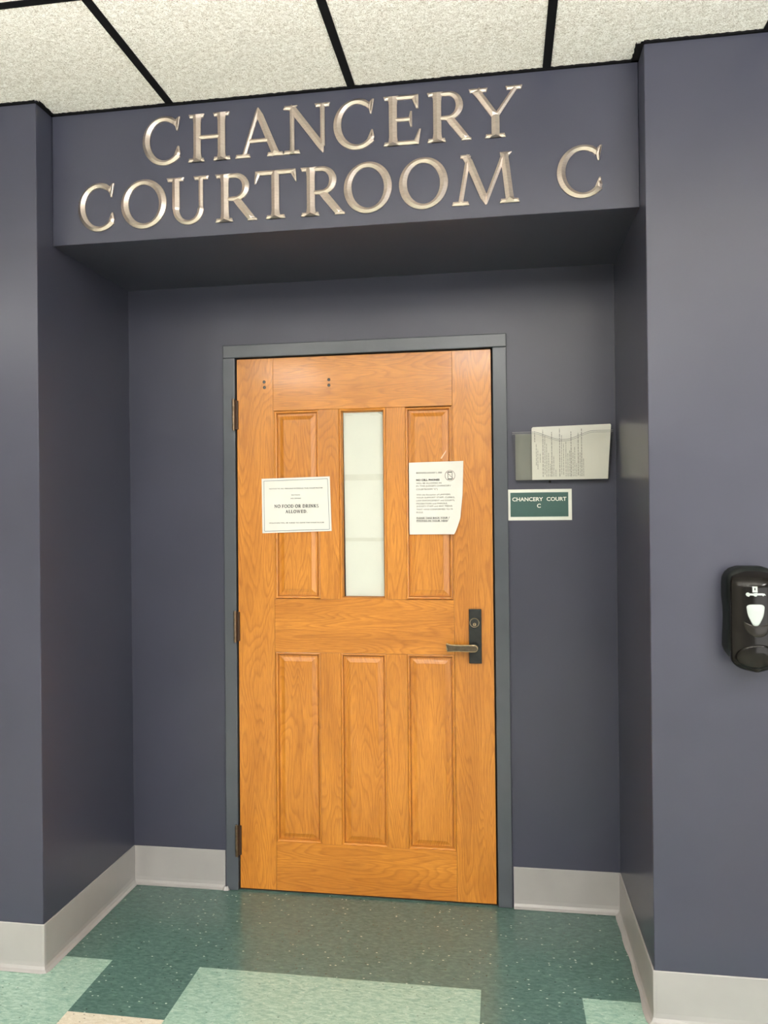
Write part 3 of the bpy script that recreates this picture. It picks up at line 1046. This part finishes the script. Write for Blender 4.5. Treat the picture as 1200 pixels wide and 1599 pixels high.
rows2 = [('BEGINNING JANUARY 2, 2020', .7130, .8110, 1.6330, .0055, .010, 0),
         ('NO CELL PHONES', .7125, .8020, 1.6050, .0068, .035, 1),
         ('WILL BE ALLOWED IN', .7125, .8090, 1.5930, .0058, .0, 0),
         ("IN THIS JUDGE'S CHANCERY", .7125, .8460, 1.5825, .0058, .0, 0),
         ('COURTROOM "C")', .7125, .7940, 1.5695, .0062, .0, 0),
         ('With the Exception of LAWYERS,', .7125, .8440, 1.5490, .0058, .0, 0),
         ('YOUR SUPPORT STAFF, CLERKS,', .7125, .8590, 1.5380, .0058, .0, 0),
         ('LAW ENFORCEMENT and COURTS,', .7125, .8590, 1.5265, .0058, .0, 0),
         ('PROBATION and PAROLE,', .7125, .8320, 1.5150, .0058, .0, 0),
         ("JUDGE'S STAFF and ANY MEDIA", .7125, .8500, 1.5050, .0058, .0, 0),
         ('THAT HAVE CONFORMED TO THE', .7125, .8590, 1.4930, .0058, .0, 0),
         ('RULE.', .7125, .7390, 1.4815, .0058, .0, 0),
         ("PLEASE TAKE BACK YOUR CELL", .7125, .8570, 1.4600, .0062, .012, 1),
         ("PHONES IN YOUR VEHICLE.", .7125, .8500, 1.4490, .0062, .012, 1)]
YT2 = YP - .0004 - .0018 - .0005
for t_, a, b, z, h, bd, mi in rows2:
    text_mb(t_, a, b, z, z + h, YT2, bd, m, mi)
bar(.7125, 1.4585, .857, 1.4590, .0006, m, YT2, 1); bar(.7125, 1.4475, .850, 1.4480, .0006, m, YT2, 1)
# phone symbol
pcx, pcz = .8420, 1.6235
def ringf(r, w_, mb, mi):
    N = 40
    mb.grid([[(pcx + q * math.cos(2 * math.pi * i / N), YT2, pcz + q * 1.04 * math.sin(2 * math.pi * i / N)) for i in range(N + 1)] for q in (r - w_ / 2, r + w_ / 2)], mi, sm=False)
ringf(.0190, .0012, m, 2)
for a in ((-.0078, -.0145, -.0078, .0145), (.0078, -.0145, .0078, .0145)):
    bar(pcx + a[0], pcz + a[1], pcx + a[2], pcz + a[3], .0014, m, YT2, 1)
bar(pcx - .0078, pcz - .0135, pcx + .0078, pcz - .0135, .0032, m, YT2, 1)
bar(pcx - .0078, pcz + .0135, pcx + .0078, pcz + .0135, .0032, m, YT2, 1)
bar(pcx - .0130, pcz + .0135, pcx + .0130, pcz - .0135, .0012, m, YT2, 2)
m.build('printed_text', [M['greyink'], M['ink'], M['redink']], p2)

# long paper filling the door window, behind the glass, joined from three lengths with tape
sw = lambda u, v: .0008 * math.sin(v * 9)
pw = sheet([(.4300, 1.1600), (.5850, 1.1600), (.5850, 1.8790), (.4255, 1.8790)], .0225, .0004, sw, 8, 40)
pwo = pw.build('window_paper', M['paper2'])
tag(pwo, 'long narrow cream paper taped behind the tall glass of the oak door', 'paper')
for xa, xb, z, z2 in ((.4300, .5846, 1.612, 1.636), (.4300, .5846, 1.374, 1.388), (.432, .462, 1.866, 1.870), (.532, .566, 1.864, 1.871)):
    m = MB(); m.box(xa, xb, .0202, .0206, z, z2)
    m.build('tape_strip', M['tape'], pwo)
m = MB()
bar(.564, 1.8765, .583, 1.866, .0012, m, .0203)
m.build('fold_crease', M['greyink'], pwo)

# ------------------------------------------------------------------ room sign
sg = empty('room_sign', (1.174, 0, 1.45), 'small dark green room sign with white border reading CHANCERY COURT C', 'sign')
m = MB(); m.box(1.055, 1.293, -.0035, -.0004, 1.4500, 1.5665)
m.build('sign_border', M['signwhite'], sg, bevel=.0006)
m = MB(); m.box(1.0675, 1.2800, -.0046, -.0030, 1.4635, 1.5545)
m.build('sign_face', M['green'], sg)
m = MB()
text_mb('CHANCERY', 1.0745, 1.1880, 1.5225, 1.5370, -.0049, .022, m)
text_mb('COURT', 1.2010, 1.2735, 1.5225, 1.5370, -.0049, .022, m)
text_mb('C', 1.1655, 1.1795, 1.4975, 1.5125, -.0049, .022, m)
m.build('sign_lettering', M['signwhite'], sg)

# ------------------------------------------------------------------ wall file holder and its papers
hd = empty('file_holder', (1.255, 0, 1.60), 'clear plastic wall file holder with curved front lip, above the green sign', 'file holder')
HB, HT = 1.601, 1.778
def hx(v, side):
    return (1.088 + (1.0765 - 1.088) * v) if side < 0 else (1.4225 + (1.4395 - 1.4225) * v)
def fronty(v):
    return -.034 - .008 * v
def dip(u):
    """top edge of the front: dips between u .2 and .72"""
    if .22 < u < .80:
        t = (u - .22) / .58
        return .030 * math.sin(math.pi * t) ** 1.5 + 0
    return 0
m = MB()
NX, NZ = 48, 10
for dy in (0, .0022):
    rows = []
    for j in range(NZ + 1):
        v = j / NZ
        r = []
        for i in range(NX + 1):
            u = i / NX
            top = HT - dip(u)
            z = HB + (top - HB) * v
            vv = (z - HB) / (HT - HB)
            r.append((hx(vv, -1) + (hx(vv, 1) - hx(vv, -1)) * u, fronty(vv) + dy, z))
        rows.append(r)
    m.grid(rows, sm=True)
m.build('front_panel', M['clear'], hd)
# rim along the top edge and around the sides
m = MB()
rim_pts = []
for i in range(NX + 1):
    u = i / NX
    z = HT - dip(u); vv = (z - HB) / (HT - HB)
    rim_pts.append((hx(vv, -1) + (hx(vv, 1) - hx(vv, -1)) * u, fronty(vv) + .001, z))
m.grid([[(p[0], p[1] - .0014, p[2] + a) for p in rim_pts] for a in (-.0065, -.0052)] , sm=False)
m.grid([[(p[0], p[1] - .0014, p[2] + a) for p in rim_pts] for a in (-.0008, .0008)], sm=False)
m.build('front_lip', M['plenum'], hd)
m = MB()
for s_ in (-1, 1):
    m = MB()
    m.mesh([(hx(0, s_), -.001, HB), (hx(0, s_), fronty(0), HB), (hx(1, s_), fronty(1), HT), (hx(1, s_), -.001, HT),
            (hx(0, s_) + .002 * s_, -.001, HB), (hx(0, s_) + .002 * s_, fronty(0), HB), (hx(1, s_) + .002 * s_, fronty(1), HT), (hx(1, s_) + .002 * s_, -.001, HT)],
           [(0, 1, 2, 3), (4, 5, 6, 7), (0, 1, 5, 4), (1, 2, 6, 5), (2, 3, 7, 6)])
    m.build('side_panel', M['clear'], hd)
m = MB()
m.box(hx(0, -1), hx(0, 1), -.036, -.001, HB - .003, HB - .0008)
m.build('bottom_panel', M['clear'], hd)
m = MB(); m.box(hx(0, -1), hx(0, 1), -.003, -.0006, HB, HT - .004)
m.build('back_panel', M['clearback'], hd)
# embossed finger shapes in the front
for cxh, w_, z0_, z1_ in ((1.128, .026, 1.622, 1.752), (1.377, .030, 1.622, 1.745)):
    m = MB()
    pts = []
    for k in range(13):
        a = math.pi * k / 12
        pts.append((cxh + w_ / 2 * math.cos(a), z1_ - w_ / 2 + w_ / 2 * math.sin(a)))
    pts += [(cxh - w_ / 2, z0_), (cxh + w_ / 2, z0_)]
    for q in range(len(pts)):
        a, b = pts[q], pts[(q + 1) % len(pts)]
        bar(a[0], a[1], b[0], b[1], .0012, m, -.0425)
    m.build('embossed_outline', M['clear'], hd)
m = MB(); m.cyl((1.2135, -.0005, 1.5935), (1.2135, -.008, 1.5935), .005, 16)
m.build('mounting_tab', M['satin'], hd)
# the papers, lying on their long side
ps_ = empty('paper_stack', (1.29, -.02, HB), 'stack of printed white papers turned sideways in the clear wall holder', 'papers')
for q in range(5):
    b = MB()
    y_ = -.006 - q * .0035
    dx, dz = random.uniform(-.0015, .0015), random.uniform(-.002, .002)
    if q == 4: dx = dz = 0
    b.mesh([(1.1500 + dx, y_, HB), (1.4215 + dx, y_, HB), (1.4350 + dx, y_ - .003, 1.799 + dz), (1.4325 + dx, y_ - .003, 1.8025 + dz), (1.1530 + dx, y_ - .003, 1.7975 + dz), (1.1495 + dx, y_ - .003, 1.793 + dz),
            (1.1500 + dx, y_ + .0006, HB), (1.4215 + dx, y_ + .0006, HB), (1.4350 + dx, y_ - .0024, 1.799 + dz), (1.4325 + dx, y_ - .0024, 1.8025 + dz), (1.1530 + dx, y_ - .0024, 1.7975 + dz), (1.1495 + dx, y_ - .0024, 1.793 + dz)],
           [(0, 1, 2, 3, 4, 5), (11, 10, 9, 8, 7, 6)] + [(i, (i + 1) % 6, (i + 1) % 6 + 6, i + 6) for i in range(6)])
    b.build('sheet', M['paper'], ps_)
m = MB()
rr = random.Random(3)
def vline(x, z0_, z1_, w_, dark=0):
    z = z0_
    while z < z1_:
        L_ = rr.uniform(.004, .014)
        zz = min(z + L_, z1_)
        f = lambda q: -.0205 - .003 * (q - HB) / .197
        m.mesh([(x, f(z) - .0003, z), (x + w_, f(z) - .0003, z), (x + w_, f(zz) - .0003, zz), (x, f(zz) - .0003, zz)], [(0, 1, 2, 3)], dark)
        z = zz + rr.uniform(.0012, .003)
cols = [(1.158, 1.742, 1.782), (1.163, 1.655, 1.735), (1.168, 1.640, 1.715), (1.176, 1.665, 1.700),
        (1.1855, 1.612, 1.787), (1.192, 1.620, 1.765), (1.198, 1.612, 1.735), (1.2045, 1.612, 1.70), (1.211, 1.612, 1.66), (1.2155, 1.612, 1.778), (1.222, 1.612, 1.69),
        (1.229, 1.612, 1.64), (1.2425, 1.612, 1.79), (1.249, 1.620, 1.765), (1.2555, 1.618, 1.735), (1.2635, 1.612, 1.74), (1.270, 1.612, 1.70), (1.2765, 1.612, 1.71),
        (1.2810, 1.612, 1.780), (1.287, 1.612, 1.70), (1.293, 1.612, 1.72), (1.299, 1.612, 1.66), (1.305, 1.615, 1.773), (1.311, 1.612, 1.70), (1.3165, 1.612, 1.788), (1.3225, 1.612, 1.68)]
for x, a, b in cols:
    x = 1.158 + (x - 1.158) * 1.07
    vline(x, a, b, .0026, 0 if b < 1.77 else 1)
m.build('printed_text', [M['midink'] if 'midink' in M else plain('mid_grey_ink', (.42, .41, .37), .7), plain('soft_grey_ink', (.30, .29, .26), .7)], ps_)

# ------------------------------------------------------------------ soap dispenser
dp = empty('soap_dispenser', (1.72, YF, 1.03), 'glossy black wall soap dispenser with white level window beside the recess', 'dispenser')
DX = 1.722
# body hugging the wall
def loft(rows_spec, name, mat, parent, n=28, e_=3.2, back=YF):
    rows = []
    for z, hw, depth, y0 in rows_spec:
        r = []
        for k in range(n + 1):
            s_ = -1 + 2 * k / n
            a = math.pi * k / n
            cx_, sx_ = math.cos(a), math.sin(a)
            x = -hw * math.copysign(abs(cx_) ** (2 / e_), cx_)
            y = y0 - depth * abs(sx_) ** (2 / e_)
            r.append((DX + x, y, z))
        rows.append(r)
    b = MB()
    b.grid(rows, sm=True)
    b.mesh(rows[0], [tuple(range(len(rows[0])))]); b.mesh(rows[-1], [tuple(range(len(rows[-1])))[::-1]])
    b.grid([[r[-1] for r in rows], [r[0] for r in rows]], sm=False)
    return b.build(name, mat, parent)
body = [(1.060, .052, .070, YF), (1.075, .063, .073, YF), (1.092, .0700, .075, YF), (1.13, .0685, .075, YF), (1.17, .0660, .075, YF), (1.20, .0665, .075, YF), (1.235, .0700, .075, YF),
        (1.27, .0695, .075, YF), (1.288, .0675, .073, YF), (1.302, .060, .068, YF), (1.312, .048, .060, YF), (1.318, .030, .045, YF)]
loft(body, 'back_body', M['satin'], dp, e_=9)
# glossy cover: shallow convex shell in front of the body
def cover_y(s_, z):
    """depth of the glossy cover at lateral position s_ (-1..1)"""
    edge = YF - .078
    tb = max(0.0, (z - 1.255) / .063)
    bb = max(0.0, (1.085 - z) / .055)
    bulge = .030 * (1 - abs(s_) ** 2.6) * (1 - tb ** 2.2) * (1 - .5 * bb ** 2)
    return edge - bulge + .045 * tb ** 3
def cover_hw(z):
    top = max(0.0, (z - 1.255) / .063)
    bot = max(0.0, (1.070 - z) / .040)
    return .0640 * (max(0.0, 1 - top ** 3.2)) ** .5 * (max(0.0, 1 - bot ** 2.2)) ** .5 if True else 0
rows = []
NZc = 60
for j in range(NZc + 1):
    z = 1.0305 + (1.3175 - 1.0305) * (1 - math.cos(math.pi * j / NZc)) / 2
    hw = max(cover_hw(z), .004)
    r = [(DX - hw, YF - .068 + max(0, (z - 1.255) / .063) ** 3 * .03, z)]
    for k in range(33):
        s_ = -1 + 2 * k / 32
        r.append((DX + s_ * hw, cover_y(s_, z), z))
    r.append((DX + hw, r[0][1], z))
    rows.append(r)
b = MB(); b.grid(rows, sm=True, close=True)
b.mesh(rows[0], [tuple(range(len(rows[0])))]); b.mesh(rows[-1], [tuple(range(len(rows[-1])))[::-1]])
b.build('glossy_cover', M['gloss'], dp)
def on_cover(poly, lift, name, mat, thick=.0015, fine=6):
    """closed outline (x, z) laid on the cover: fan of rings so that it follows the curve"""
    cx_ = sum(p[0] for p in poly) / len(poly); cz_ = sum(p[1] for p in poly) / len(poly)
    rings = []
    for q in range(fine + 1):
        t = q / fine
        ring = []
        for p in poly:
            x, z = cx_ + (p[0] - cx_) * t, cz_ + (p[1] - cz_) * t
            s_ = max(-1, min(1, (x - DX) / max(cover_hw(z), .01)))
            ring.append((x, cover_y(s_, z) - lift * (1 - .6 * t ** 6), z))
        rings.append(ring)
    rings.append([(p[0], p[1] + lift + thick, p[2]) for p in rings[-1]])
    b = MB(); b.grid(rings, sm=True, close=True)
    return b.build(name, mat, dp)
def rounded(pts, r=.3, n=5):
    out = []
    N = len(pts)
    for i in range(N):
        a, p, b = Vector(pts[i - 1]), Vector(pts[i]), Vector(pts[(i + 1) % N])
        q0, q1 = p.lerp(a, r), p.lerp(b, r)
        for k in range(n + 1):
            t = k / n
            out.append(tuple((q0.lerp(p, t)).lerp(p.lerp(q1, t), t)))
    return out
on_cover(rounded([(1.692, 1.2175), (1.740, 1.2175), (1.7365, 1.187), (1.723, 1.159), (1.709, 1.159), (1.696, 1.187)], .32), .0022, 'level_window', M['white'])
# push lever outline below the window and lens shaped grip at the bottom
push = [(DX - .036 + .0, 1.170)] + [(DX - .036 * math.cos(a), 1.168 - .040 * math.sin(a)) for a in [math.pi * k / 16 for k in range(17)]]
on_cover([(x, z) for x, z in push], .0016, 'push_lever', M['smoke'])
lens = [(DX - .057 * math.cos(a), 1.068 + .040 * math.sin(a)) for a in [math.pi * k / 18 for k in range(19)]] + [(DX + .057 * math.cos(a), 1.068 - .028 * math.sin(a)) for a in [math.pi * k / 14 for k in range(1, 14)]]
on_cover(lens, .0030, 'grip_panel', M['gloss'])
# printed mark on the cover
m = MB()
def mark(pts, lift=.0006):
    v = []
    for x, z in pts:
        s_ = max(-1, min(1, (x - DX) / .062))
        v.append((x, cover_y(s_, z) - lift, z))
    m.mesh(v, [tuple(range(len(v)))])
for p in ([(1.7085, 1.2505), (1.7215, 1.2505), (1.7210, 1.2665), (1.7080, 1.2665)],):
    x0_, x1_, z0_, z1_ = 1.7083, 1.7213, 1.2505, 1.2665
    for a in ((x0_, x1_, z1_ - .004, z1_), (x0_, x1_, z0_, z0_ + .006), (x0_, x0_ + .005, z0_, z1_), (x1_ - .0052, x1_, z0_, z1_)):
        mark([(a[0], a[2]), (a[1], a[2]), (a[1], a[3]), (a[0], a[3])])
mark([(1.6915, 1.2448), (1.694, 1.2405), (1.699, 1.2385), (1.702, 1.2415), (1.702, 1.2475), (1.6975, 1.2505), (1.6935, 1.2490)])
mark([(1.700, 1.2425), (1.711, 1.2420), (1.711, 1.2475), (1.700, 1.2475)])
mark([(1.7105, 1.2420), (1.7140, 1.2395), (1.7185, 1.2395), (1.7205, 1.2425), (1.7205, 1.2495), (1.7105, 1.2480)])
mark([(1.720, 1.2425), (1.7335, 1.2425), (1.7335, 1.2480), (1.720, 1.2480)])
mark([(1.733, 1.2425), (1.7355, 1.2395), (1.7385, 1.2425), (1.7430, 1.2425), (1.7395, 1.2470), (1.733, 1.2480)])
m.build('printed_mark', M['white'], dp)
